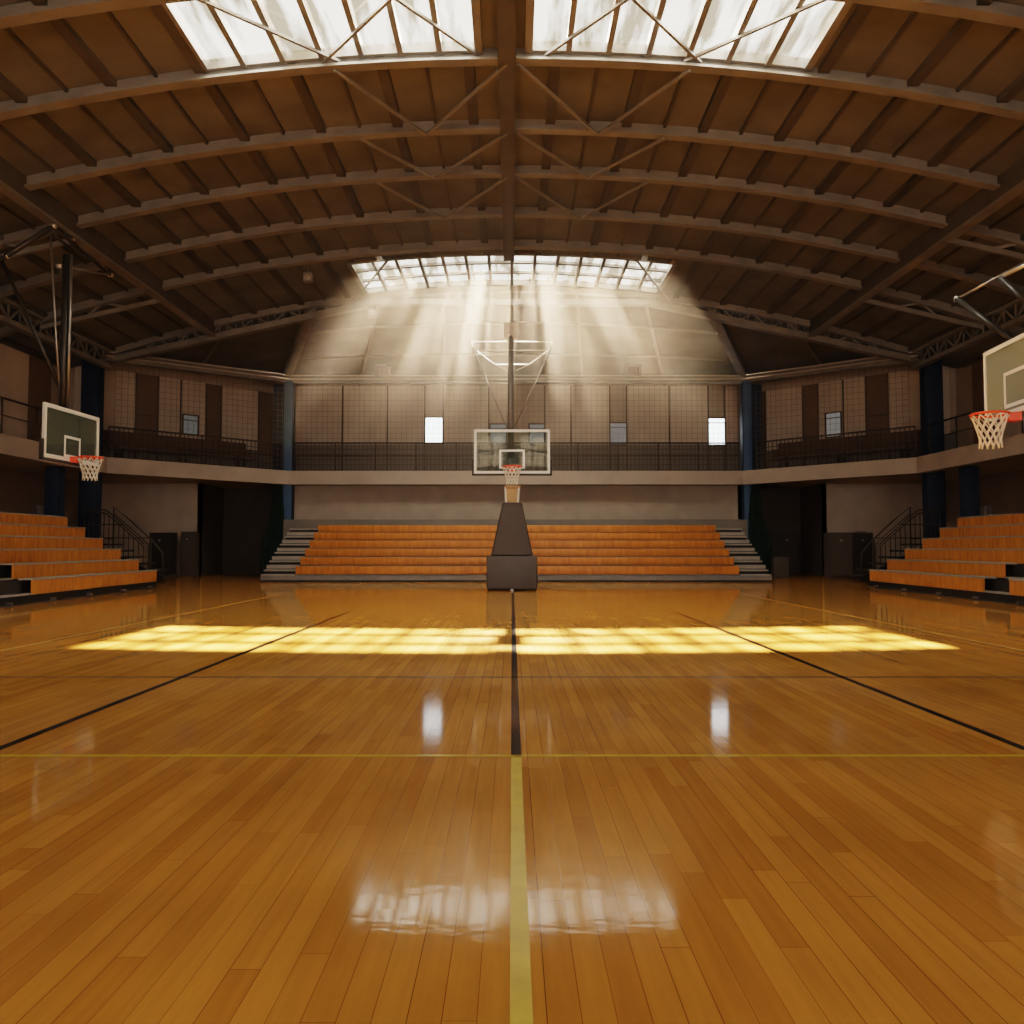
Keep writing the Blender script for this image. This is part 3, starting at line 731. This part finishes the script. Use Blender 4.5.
def backboard(t, c, ux, W, H, z0, glassm, pad=True, fw=0.06, target=(0.62, 0.46), toff=0.12, black_bar=False):
    # c: (x, y) of the board centre, ux: unit direction along the board; front normal nf = toward the rim
    ux = Vector((ux[0], ux[1], 0)); nf = Vector((ux.y, -ux.x, 0)); C_ = Vector((c[0], c[1], 0))
    def Q(u0, u1, za, zb, d0, d1):
        P = [C_ + ux * u0 + nf * d1, C_ + ux * u1 + nf * d1, C_ + ux * u1 + nf * d0, C_ + ux * u0 + nf * d0]
        return [p + Vector((0, 0, za)) for p in P] + [p + Vector((0, 0, zb)) for p in P]
    h = W / 2
    bb = obj('backboard', MB().hexa(Q(-h + 0.02, h - 0.02, z0 + 0.02, z0 + H - 0.02, -0.006, 0.006)), glassm, t)
    f = MB(); f.hexa(Q(-h, h, z0, z0 + fw, -0.025, 0.02)); f.hexa(Q(-h, h, z0 + H - fw, z0 + H, -0.025, 0.02))
    f.hexa(Q(-h, -h + fw, z0 + fw, z0 + H - fw, -0.025, 0.02)); f.hexa(Q(h - fw, h, z0 + fw, z0 + H - fw, -0.025, 0.02))
    obj('board_frame', f, M['white'], bb)
    tw, th = target[0] / 2, target[1]; za = z0 + toff; lw = 0.05; g = MB()
    g.hexa(Q(-tw, tw, za, za + lw, 0.007, 0.012)); g.hexa(Q(-tw, tw, za + th - lw, za + th, 0.007, 0.012))
    g.hexa(Q(-tw, -tw + lw, za + lw, za + th - lw, 0.007, 0.012)); g.hexa(Q(tw - lw, tw, za + lw, za + th - lw, 0.007, 0.012))
    obj('target_square', g, M['white'], bb)
    if pad:
        p = MB(); p.hexa(Q(-h - 0.045, h + 0.045, z0 - 0.05, z0 - 0.002, -0.04, 0.03))
        p.hexa(Q(-h - 0.045, -h - 0.002, z0 - 0.05, z0 + 0.34, -0.04, 0.03)); p.hexa(Q(h + 0.002, h + 0.045, z0 - 0.05, z0 + 0.34, -0.04, 0.03))
        obj('edge_pad', p, M['dark'], bb)
    if black_bar: obj('rear_bar', MB().hexa(Q(-tw - 0.1, tw + 0.5, za + th + 0.02, za + th + 0.09, -0.06, -0.03)), M['mast'], bb)
    return nf
def make_rim(t, C_, nf, z, R=0.228):
    c = C_ + nf * (0.15 + R)
    r = obj('rim', MB().tube(ring_pts(c.x, c.y, z, R), 0.017, 8, True), M['rim'], t)
    s = Vector((-nf.y, nf.x, 0)); m = MB()
    P = [C_ + nf * 0.02 - s * 0.10, C_ + nf * 0.02 + s * 0.10, C_ + nf * 0.16 + s * 0.07, C_ + nf * 0.16 - s * 0.07]
    m.hexa([p + Vector((0, 0, z - 0.10)) for p in P] + [p + Vector((0, 0, z + 0.015)) for p in P])
    obj('rim_bracket', m, M['rim'], r)
    make_net(t, c.x, c.y, z - 0.012, R)

# centre hoop, hung from the roof
YC = 19.3
ch = thing('basketball_hoop', (0, YC, 2.7), 'roof-hung basketball hoop with glass backboard at the centre', 'basketball hoop', 'basketball hoops')
nf = backboard(ch, (0.0, YC), (1, 0), 1.84, 1.07, 2.90, M['board'])
make_rim(ch, Vector((0, YC, 0)), nf, 3.03)
obj('mast', MB().tube([(-0.03, YC + 0.16, 3.05), (-0.03, YC + 0.16, 6.3)], 0.075, 12), M['mast_grey'], ch)
za, zb = 6.20, 5.94
obj('cross_bar', MB().tube([(-1.02, YC + 0.3, za), (1.0, YC + 0.3, za)], 0.015), M['rod_warm'], ch)
obj('cross_bar', MB().tube([(-0.93, YC + 0.1, zb), (0.87, YC + 0.1, zb)], 0.013), M['rod_warm'], ch)
obj('cross_bar', MB().tube([(-0.42, YC + 0.16, 5.6), (0.42, YC + 0.16, 5.6)], 0.012), M['rod_warm'], ch)
for s in (-1, 1):
    obj('strut', MB().tube([(s * 0.94, YC + 0.1, zb), (-0.03 + s * 0.08, YC + 0.16, 4.02)], 0.020), M['rod'], ch)
    obj('strut', MB().tube([(s * 0.97, YC + 0.2, 6.02), (s * 0.42, YC + 0.16, 5.6), (s * 0.1, YC + 0.16, 5.45)], 0.013), M['rod_warm'], ch)
    obj('strut', MB().tube([(s * 1.0, YC + 0.3, za), (s * 0.92, YC + 0.1, zb)], 0.015), M['rod_warm'], ch)
    obj('hanger_cable', MB().tube([(s * 1.0, YC + 0.3, za), (s * 1.6, 20.7, zr(1.6) - 0.28)], 0.004, 5), M['steel'], ch)
obj('mounting_plate', MB().box(-0.22, 0.16, YC + 0.02, YC + 0.08, 3.0, 3.3), M['mast'], ch)
obj('winch_box', MB().box(-0.2, 0.14, YC + 0.1, YC + 0.35, 6.25, 6.62), M['fascia'], ch)

# padded floor unit under the hoop
pb = thing('hoop_base', (0, 21.2, 0), 'charcoal padded wedge-shaped hoop base standing under the centre hoop', 'hoop base')
obj('lower_pad', MB().bevel_box(-0.66, 0.66, 20.75, 22.0, 0.02, 0.9, 0.05), M['pad'], pb)
obj('upper_pad', MB().bevel_box(-0.55, 0.55, 20.82, 21.8, 0.9, 2.30, 0.04, (-0.25, 0.26, 21.0, 21.5)), M['pad'], pb)
obj('neck', MB().hexa([(-0.13, 21.1, 2.29), (0.13, 21.1, 2.29), (0.13, 21.35, 2.29), (-0.13, 21.35, 2.29), (-0.17, 21.1, 2.72), (0.17, 21.1, 2.72), (0.17, 21.35, 2.72), (-0.17, 21.35, 2.72)]), M['neck'], pb, 'tan post top')
obj('neck_edge', MB().bar((-0.155, 21.1, 2.29), (-0.18, 21.1, 2.72), 0.04, 0.05), M['white'], pb)
obj('neck_edge', MB().bar((0.155, 21.1, 2.29), (0.18, 21.1, 2.72), 0.04, 0.05), M['white'], pb)
obj('collar', MB().box(-0.2, 0.23, 21.05, 21.4, 2.70, 2.74), M['neck'], pb)
obj('anchor_bolt', MB().disc((0.0, 20.72, 0.0), (0, 0, 1), 0.045, 0.04), M['white'], pb)

# left hoop, side-on, facing the court
lh = thing('basketball_hoop', (-8.7, 15.75, 2.8), 'roof-hung basketball hoop over the left bleachers', 'basketball hoop', 'basketball hoops')
ul = Vector((0.035, 1, 0)).normalized()
C_ = Vector((-8.72, 15.78, 0))
# the board runs along y; its front must face +x
nf = backboard(lh, C_, (ul.x, ul.y), 1.86, 1.03, 2.80, M['board_green'], True, 0.075, (0.55, 0.42), 0.08)
make_rim(lh, C_, nf, 2.885)
mx, my = -8.98, 15.9
obj('mast', MB().tube([(mx, my, 3.2), (mx, my, 7.0)], 0.082, 12), M['mast'], lh)
obj('mast_rail', MB().tube([(mx + 0.12, my - 0.06, 3.9), (mx + 0.12, my - 0.06, 7.0)], 0.03, 8), M['rod'], lh)
obj('mounting_plate', MB().box(mx - 0.05, mx + 0.12, my - 0.35, my + 0.2, 3.2, 3.55), M['mast'], lh)
J = Vector((-9.22, 15.8, 7.56)); E = Vector((-9.37, 18.4, 7.46)); A = Vector((-10.15, 15.8, 6.95))
obj('cross_bar', MB().tube([J, A, A + (A - J) * 0.6], 0.055), M['mast'], lh)
obj('cross_bar', MB().tube([J, E], 0.045), M['mast'], lh)
obj('cross_bar', MB().tube([J - Vector((0, 0, 0.18)), J.lerp(E, 0.6) - Vector((0, 0, 0.1))], 0.03), M['mast'], lh)
obj('hanger', MB().tube([J, (-10.2, 18.25, 8.30)], 0.04), M['mast'], lh)
obj('stay_rod', MB().tube([E, (mx - 0.1, my, 6.78)], 0.025), M['rod'], lh)
obj('stay_rod', MB().tube([J - Vector((0.05, 0, 0.15)), (-9.14, 15.82, 5.6), (-9.02, 15.85, 4.1)], 0.022), M['rod'], lh)
obj('brace', MB().tube([A + (A - J) * 0.1, (mx - 0.05, my, 4.25)], 0.035), M['mast'], lh)
for p in (J, E, A, Vector((-10.2, 18.25, 8.27)), Vector((mx - 0.15, my, 6.78))):
    obj('joint_bolt', MB().tube([p - Vector((0.05, 0, 0)), p + Vector((0.05, 0, 0))], 0.05, 8), M['rod_bright'], lh)

# right hoop, nearer, cut by the frame
rh = thing('basketball_hoop', (6.82, 10.7, 2.9), 'roof-hung basketball hoop at the right edge, nearest the viewer', 'basketball hoop', 'basketball hoops')
C_ = Vector((6.82, 10.68, 0))
nf = backboard(rh, C_, Vector((-0.11, -1)).normalized(), 1.86, 1.02, 2.93, M['board_pale'], False, 0.06, (0.75, 0.5), 0.1, True)
make_rim(rh, C_, nf, 2.90)
obj('mast', MB().tube([(7.0, 10.3, 3.1), (7.0, 10.3, 5.2)], 0.095, 12), M['mast'], rh)
obj('mounting_plate', MB().box(6.9, 7.05, 10.1, 10.9, 3.2, 3.5), M['mast'], rh)
# upper frame
def PX(px, py, Y):     # point seen at (px, py) of the frame, at depth Y
    a = math.atan((512 - py) / 800) + math.atan(36 / 800); dz = Y * math.tan(a)
    dep = Y * math.cos(math.atan(36 / 800)) + dz * math.sin(math.atan(36 / 800))
    return Vector(((px - 512) / 800 * dep, Y, 1.1 + dz))
F1 = PX(957, 299, 12.2); F2 = PX(1000, 278, 11.0)
obj('cross_bar', MB().tube([F1, PX(1040, 254, 11.6)], 0.018), M['rod'], rh)
obj('cross_bar', MB().tube([F2, PX(1060, 247, 10.4)], 0.026), M['rod_bright'], rh)
obj('brace', MB().tube([F1, PX(1018, 345, 11.2)], 0.045), M['mast'], rh)
obj('brace', MB().tube([F2, PX(1045, 318, 10.5)], 0.045), M['mast'], rh)
obj('mast_arm', MB().tube([Vector((7.0, 10.3, 5.2)), F2 + Vector((0.4, -0.4, 0.15))], 0.08), M['mast'], rh)
obj('hanger', MB().tube([F2 + Vector((0.4, -0.4, 0.15)), Vector((10.2, 9.5, 8.35))], 0.04), M['mast'], rh)
obj('joint_bolt', MB().tube([F1 - Vector((0.03, 0, 0)), F1 + Vector((0.03, 0, 0))], 0.05, 8), M['rod_bright'], rh)

# ------------------------------------------------------------------ stairs with railing beside the side bleachers
for s, side in ((-1, 'left'), (1, 'right')):
    Ys = 25.6
    st = thing('staircase', (s * 12.2, Ys, 0), f'short dark stair with curved black railings beside the {side} bleachers', 'staircase', 'stairs at the bleacher ends')
    xtop, xbot, ztop = 13.7, 11.1, 1.45; nst = 7
    for i in range(nst):
        z = ztop * (1 - i / nst); xa = lerp(xtop, xbot, i / nst); xb = lerp(xtop, xbot, (i + 1) / nst)
        a, b = sorted((s * xa, s * xb))
        obj('step', MB().box(a, b, Ys, Ys + 1.1, z - 0.06, z), M['dark'], st)
    m = MB(); m.bar((s * xtop, Ys - 0.02, ztop - 0.15), (s * xbot, Ys - 0.02, 0.02), 0.05, 0.25); obj('stringer', m, M['black'], st)
    # curved top rails: level by the pillar, bending down
    for dz in (0.0, -0.10):
        pts = [(s * 13.75, Ys, 2.36 + dz), (s * 13.3, Ys, 2.36 + dz), (s * 13.0, Ys, 2.30 + dz), (s * 12.75, Ys, 2.12 + dz), (s * 12.3, Ys, 1.72 + dz), (s * 11.75, Ys, 1.22 + dz)]
        obj('hand_rail', MB().tube(pts, 0.022, 8), M['rail'], st)
    for dy in (0.0, ):
        pts = [(s * 12.78, Ys + 0.05, 1.0), (s * 12.78, Ys + 0.05, 2.42), (s * 12.2, Ys + 0.05, 1.95), (s * 11.55, Ys + 0.05, 1.35), (s * 11.2, Ys + 0.05, 0.95), (s * 11.15, Ys + 0.05, 0.02)]
        obj('hand_rail', MB().tube(pts, 0.024, 8), M['rail'], st)
    pts = [(s * 12.78, Ys + 0.05, 2.2), (s * 12.2, Ys + 0.05, 1.72), (s * 11.55, Ys + 0.05, 1.12)]
    obj('hand_rail', MB().tube(pts, 0.018, 8), M['rail'], st)
    m = MB()
    def zt(x): 
        if x > 13.0: return 2.22
        return max(1.15, 2.22 - (13.0 - x) * 0.86)
    x = 13.7
    while x > 11.6:
        m.bar((s * x, Ys, max(0.1, ztop * (x - xbot) / (xtop - xbot))), (s * x, Ys, zt(x)), 0.022); x -= 0.16
    m.bar((s * 13.72, Ys, 1.85), (s * 12.4, Ys, 1.85), 0.03); m.bar((s * 12.9, Ys, 1.42), (s * 11.6, Ys, 1.42), 0.03)
    obj('picket_lattice', m, M['rail'], st)
    # post at the lower end
    obj('newel', MB().box(s * 11.56 - 0.03, s * 11.56 + 0.03, Ys - 0.03, Ys + 0.03, 0, 1.4), M['rail'], st)

# ------------------------------------------------------------------ cabinets, curtains, small fittings at the back corners
def cabinet(x0, x1, y0, y1, h, label, m, doors=1):
    t = thing('cabinet', ((x0 + x1) / 2, (y0 + y1) / 2, 0), label, 'cabinet', 'dark cabinets in the corners')
    obj('carcass', MB().bevel_box(x0, x1, y0, y1, 0.0, h, 0.015), m, t)
    w = (x1 - x0) / doors
    for i in range(doors):
        d = obj('door', MB().box(x0 + i * w + 0.02, x0 + (i + 1) * w - 0.02, y0 - 0.025, y0, 0.08, h - 0.03), m if i == 0 else M['cabinet_dark'], t)
        obj('handle', MB().box(x0 + (i + 0.5) * w - 0.03, x0 + (i + 0.5) * w + 0.03, y0 - 0.05, y0 - 0.025, h - 0.32, h - 0.27), M['rod_bright'], d)
    return t
cabinet(-13.55, -12.75, 29.9, 30.5, 1.68, 'dark upright cabinet at the foot of the left stair', M['cabinet_dark'])
cabinet(-12.95, -12.46, 31.3, 31.95, 1.74, 'narrow dark cabinet at the left opening', M['cabinet'])
cabinet(11.85, 13.45, 29.8, 30.5, 1.68, 'wide dark two-door cabinet near the right stair', M['cabinet'], 2)
cabinet(9.95, 11.6, 32.6, 33.2, 1.72, 'low black cabinet inside the right opening', M['cabinet_dark'], 2)
obj('paper_roll', MB().tube([(12.9, 30.1, 1.715), (13.3, 30.05, 1.715)], 0.035, 10), M['tread'], None, 'pale rolled sheet lying on the wide dark cabinet', 'paper roll')
t = thing('step_stool', (10.1, 30.3, 0), 'small dark bin standing in the right opening', 'bin')
t.name = 'waste_bin'
obj('body', MB().bevel_box(9.85, 10.4, 30.1, 30.5, 0, 0.78, 0.02), M['cabinet'], t); obj('rim', MB().box(9.83, 10.42, 30.08, 30.52, 0.76, 0.80), M['cabinet_dark'], t)

for s, side in ((-1, 'left'), (1, 'right')):
    m = MB(); pts_t = []; n = 36
    vs = []; fs = []
    for i in range(n + 1):
        q = i / n; x = s * lerp(8.75, 9.75, q) + (0.35 if s > 0 else 0); yb = 31.55 + 0.08 * math.sin(q * 40)
        for (z, k) in ((ZB0 - 0.02, 0.35), (2.4, 0.55), (1.2, 0.9), (0.02, 1.0)):
            xc = s * 9.3 + (0.35 if s > 0 else 0); xx = xc + (x - xc) * k; vs.append((xx + s * (0.12 if z < 1.5 else 0), yb - (0.2 if z < 2 else 0), z))
    for i in range(n):
        for j in range(3): a = i * 4 + j; fs.append((a, a + 4, a + 5, a + 1))
    m.add(vs, fs, True)
    obj('curtain', m, M['curtain'], None, f'dark green curtain gathered at the {side} end of the far bleachers', 'curtain', 'green curtains by the far bleachers')

for s, side, x in ((-1, 'left', -5.15), (1, 'right', 4.85)):
    t = thing('vent_box', (x, 32.5, 7.8), f'square vent box above the {side} part of the back wall', 'vent', 'vent boxes over the back wall')
    fr = MB(); 
    fr.box(x - 0.3, x + 0.3, 31.6, 32.1, 8.36, 8.42); fr.box(x - 0.3, x + 0.3, 31.6, 32.1, 7.95, 8.0); fr.box(x - 0.3, x - 0.24, 31.6, 32.1, 7.95, 8.42); fr.box(x + 0.24, x + 0.3, 31.6, 32.1, 7.95, 8.42)
    obj('frame', fr, M['steel'], t); obj('grille', MB().box(x - 0.24, x + 0.24, 31.8, 31.84, 8.0, 8.36), M['seam'], t)

def floodlight(x, y, z, zroof, label):
    t = thing('floodlight', (x, y, z), label, 'lamp', 'small floodlights under the roof')
    obj('stem', MB().tube([(x, y, z + 0.15), (x, y, zroof)], 0.018, 6), M['steel'], t)
    obj('housing', MB().bevel_box(x - 0.13, x + 0.13, y - 0.12, y + 0.12, z - 0.12, z + 0.16, 0.03), M['steel'], t)
    obj('lens', MB().disc((x, y - 0.12, z), (0, -1, 0), 0.10, 0.02), M['tread'], t)
floodlight(-4.75, 26.7, 9.0, 9.5, 'small floodlight hanging below the left end of the far skylight')
floodlight(-6.1, 23.6, zr(6.1) - 0.5, zr(6.1) - 0.03, 'small floodlight on the roof left of the far skylight')

for s, side in ((-1, 'left'), (1, 'right')):
    t = thing('wall_pipe', (s * 16.75, 26.5, 0), f'pale pipe with a small valve box on the {side} lower wall', 'pipe', 'pipes on the lower side walls')
    obj('pipe', MB().tube([(s * 16.75, 28.0, 0.0), (s * 16.75, 28.0, 2.55)], 0.05, 8), M['tread'], t)
    obj('valve_box', MB().box(s * 16.82, s * 16.62, 28.15, 28.5, 2.0, 2.6), M['tread'], t)

# ------------------------------------------------------------------ dusty haze under the far skylight
HAZE = 0.0125
def haze():
    m, nt, out = new_mat('dusty_haze'); L = nt.links.new
    def MA(op, a, b):
        n = N(nt, 'ShaderNodeMath', operation=op)
        for k, v in ((0, a), (1, b)):
            if isinstance(v, (int, float)): n.inputs[k].default_value = v
            else: L(v, n.inputs[k])
        return n.outputs[0]
    def MR(src, a, b, c, d):
        n = N(nt, 'ShaderNodeMapRange'); n.interpolation_type = 'SMOOTHSTEP'
        for k, v in ((1, a), (2, b), (3, c), (4, d)): n.inputs[k].default_value = v
        L(src, n.inputs[0]); return n.outputs[0]
    tc = N(nt, 'ShaderNodeTexCoord'); sp = N(nt, 'ShaderNodeSeparateXYZ'); L(tc.outputs['Object'], sp.inputs[0])
    # object origin: centre of the box in x and y, bottom of the box in z
    x, y, z = sp.outputs
    dz = MR(z, 0.2, 5.2, 0.12, 1.0)
    dy = MR(y, -6.2, -2.2, 0.0, 1.0)
    dx = MR(MA('ABSOLUTE', x, 0), 0.2, 5.6, 1.0, 0.10)
    # light streaks shaped into the density, fanning out downwards
    fan = MA('MULTIPLY', MA('DIVIDE', x, MA('SUBTRACT', 15.0, z)), 10.0)
    cb = N(nt, 'ShaderNodeCombineXYZ'); L(fan, cb.inputs[0])
    nz = N(nt, 'ShaderNodeTexNoise', noise_dimensions='2D'); nz.inputs['Scale'].default_value = 1.25; nz.inputs['Detail'].default_value = 2.5; L(cb.outputs[0], nz.inputs['Vector'])
    st = MR(nz.outputs['Fac'], 0.38, 0.62, 0.25, 2.1)
    d = MA('MULTIPLY', MA('MULTIPLY', MA('MULTIPLY', dz, dy), MA('MULTIPLY', dx, st)), HAZE)
    v = N(nt, 'ShaderNodeVolumeScatter'); v.inputs['Color'].default_value = (1.0, 0.83, 0.66, 1); v.inputs['Anisotropy'].default_value = 0.45
    L(d, v.inputs['Density']); L(v.outputs[0], out.inputs['Volume'])
    return m
hz = MB().box(-8.0, 8.0, 13.5, 26.9, 2.4, 9.35)
obj('haze', hz, haze(), None, 'pale dusty haze hanging below the far skylight', 'haze', None, 'stuff')

# ------------------------------------------------------------------ light
w = bpy.data.worlds.new('World'); scene.world = w; w.use_nodes = True
nt = w.node_tree; nt.nodes.clear()
wo = nt.nodes.new('ShaderNodeOutputWorld'); bg = nt.nodes.new('ShaderNodeBackground')
bg.inputs[0].default_value = (1.0, 0.96, 0.90, 1); bg.inputs[1].default_value = 4.0
nt.links.new(bg.outputs[0], wo.inputs[0])

def lamp(name, kind, loc, rot, energy, col, **kw):
    d = bpy.data.lights.new(name, kind); d.energy = energy; d.color = col
    for k, v in kw.items(): setattr(d, k, v)
    o = bpy.data.objects.new(name, d); o.location = loc; o.rotation_euler = rot; COL.objects.link(o); return o
ELEV = 32.8
lamp('sun', 'SUN', (0, 40, 30), (-rad(90 - ELEV), 0, 0), 300.0, (1.0, 0.86, 0.72), angle=rad(0.7))
def area(name, loc, rot, sx, sy, e, col, spread=180):
    return lamp(name, 'AREA', loc, rot, e, col, shape='RECTANGLE', size=sx, size_y=sy, spread=rad(spread))
area('skylight_near', (0, 13.0, 10.25), (0, 0, 0), 10.6, 2.2, 2300, (1.0, 0.95, 0.87), 150)
area('skylight_far', (0, 25.35, 10.25), (0, 0, 0), 10.6, 2.9, 1500, (1.0, 0.93, 0.82), 150)
area('overhead_fill', (0, -2.9, 10.25), (0, 0, 0), 10.6, 3.2, 150, (1.0, 0.90, 0.78))  # added fill lamp over the unseen skylight
area('rear_fill', (0, Y_NEAR + 0.3, 3.5), (rad(90), 0, 0), 24, 3.4, 450, (1.0, 0.95, 0.90), 100)  # added fill lamp, no windows are built in this wall

# ------------------------------------------------------------------ camera
cam = bpy.data.cameras.new('camera'); co = bpy.data.objects.new('camera', cam); COL.objects.link(co)
cam.sensor_width = 36; cam.lens = 800 / 1024 * 36; cam.clip_end = 200
co.location = (0, 0, 1.1); co.rotation_euler = (rad(90) + math.atan(36 / 800), 0, 0)
scene.camera = co

# ------------------------------------------------------------------ colour management / light paths
scene.view_settings.view_transform = 'Filmic'
scene.view_settings.look = 'Medium High Contrast'
scene.view_settings.exposure = -0.55
cy = scene.cycles
cy.use_denoising = True
cy.max_bounces = 8; cy.diffuse_bounces = 4; cy.glossy_bounces = 4; cy.transparent_max_bounces = 24; cy.volume_bounces = 1
cy.sample_clamp_indirect = 6.0
cy.volume_step_rate = 1.0; cy.volume_max_steps = 128
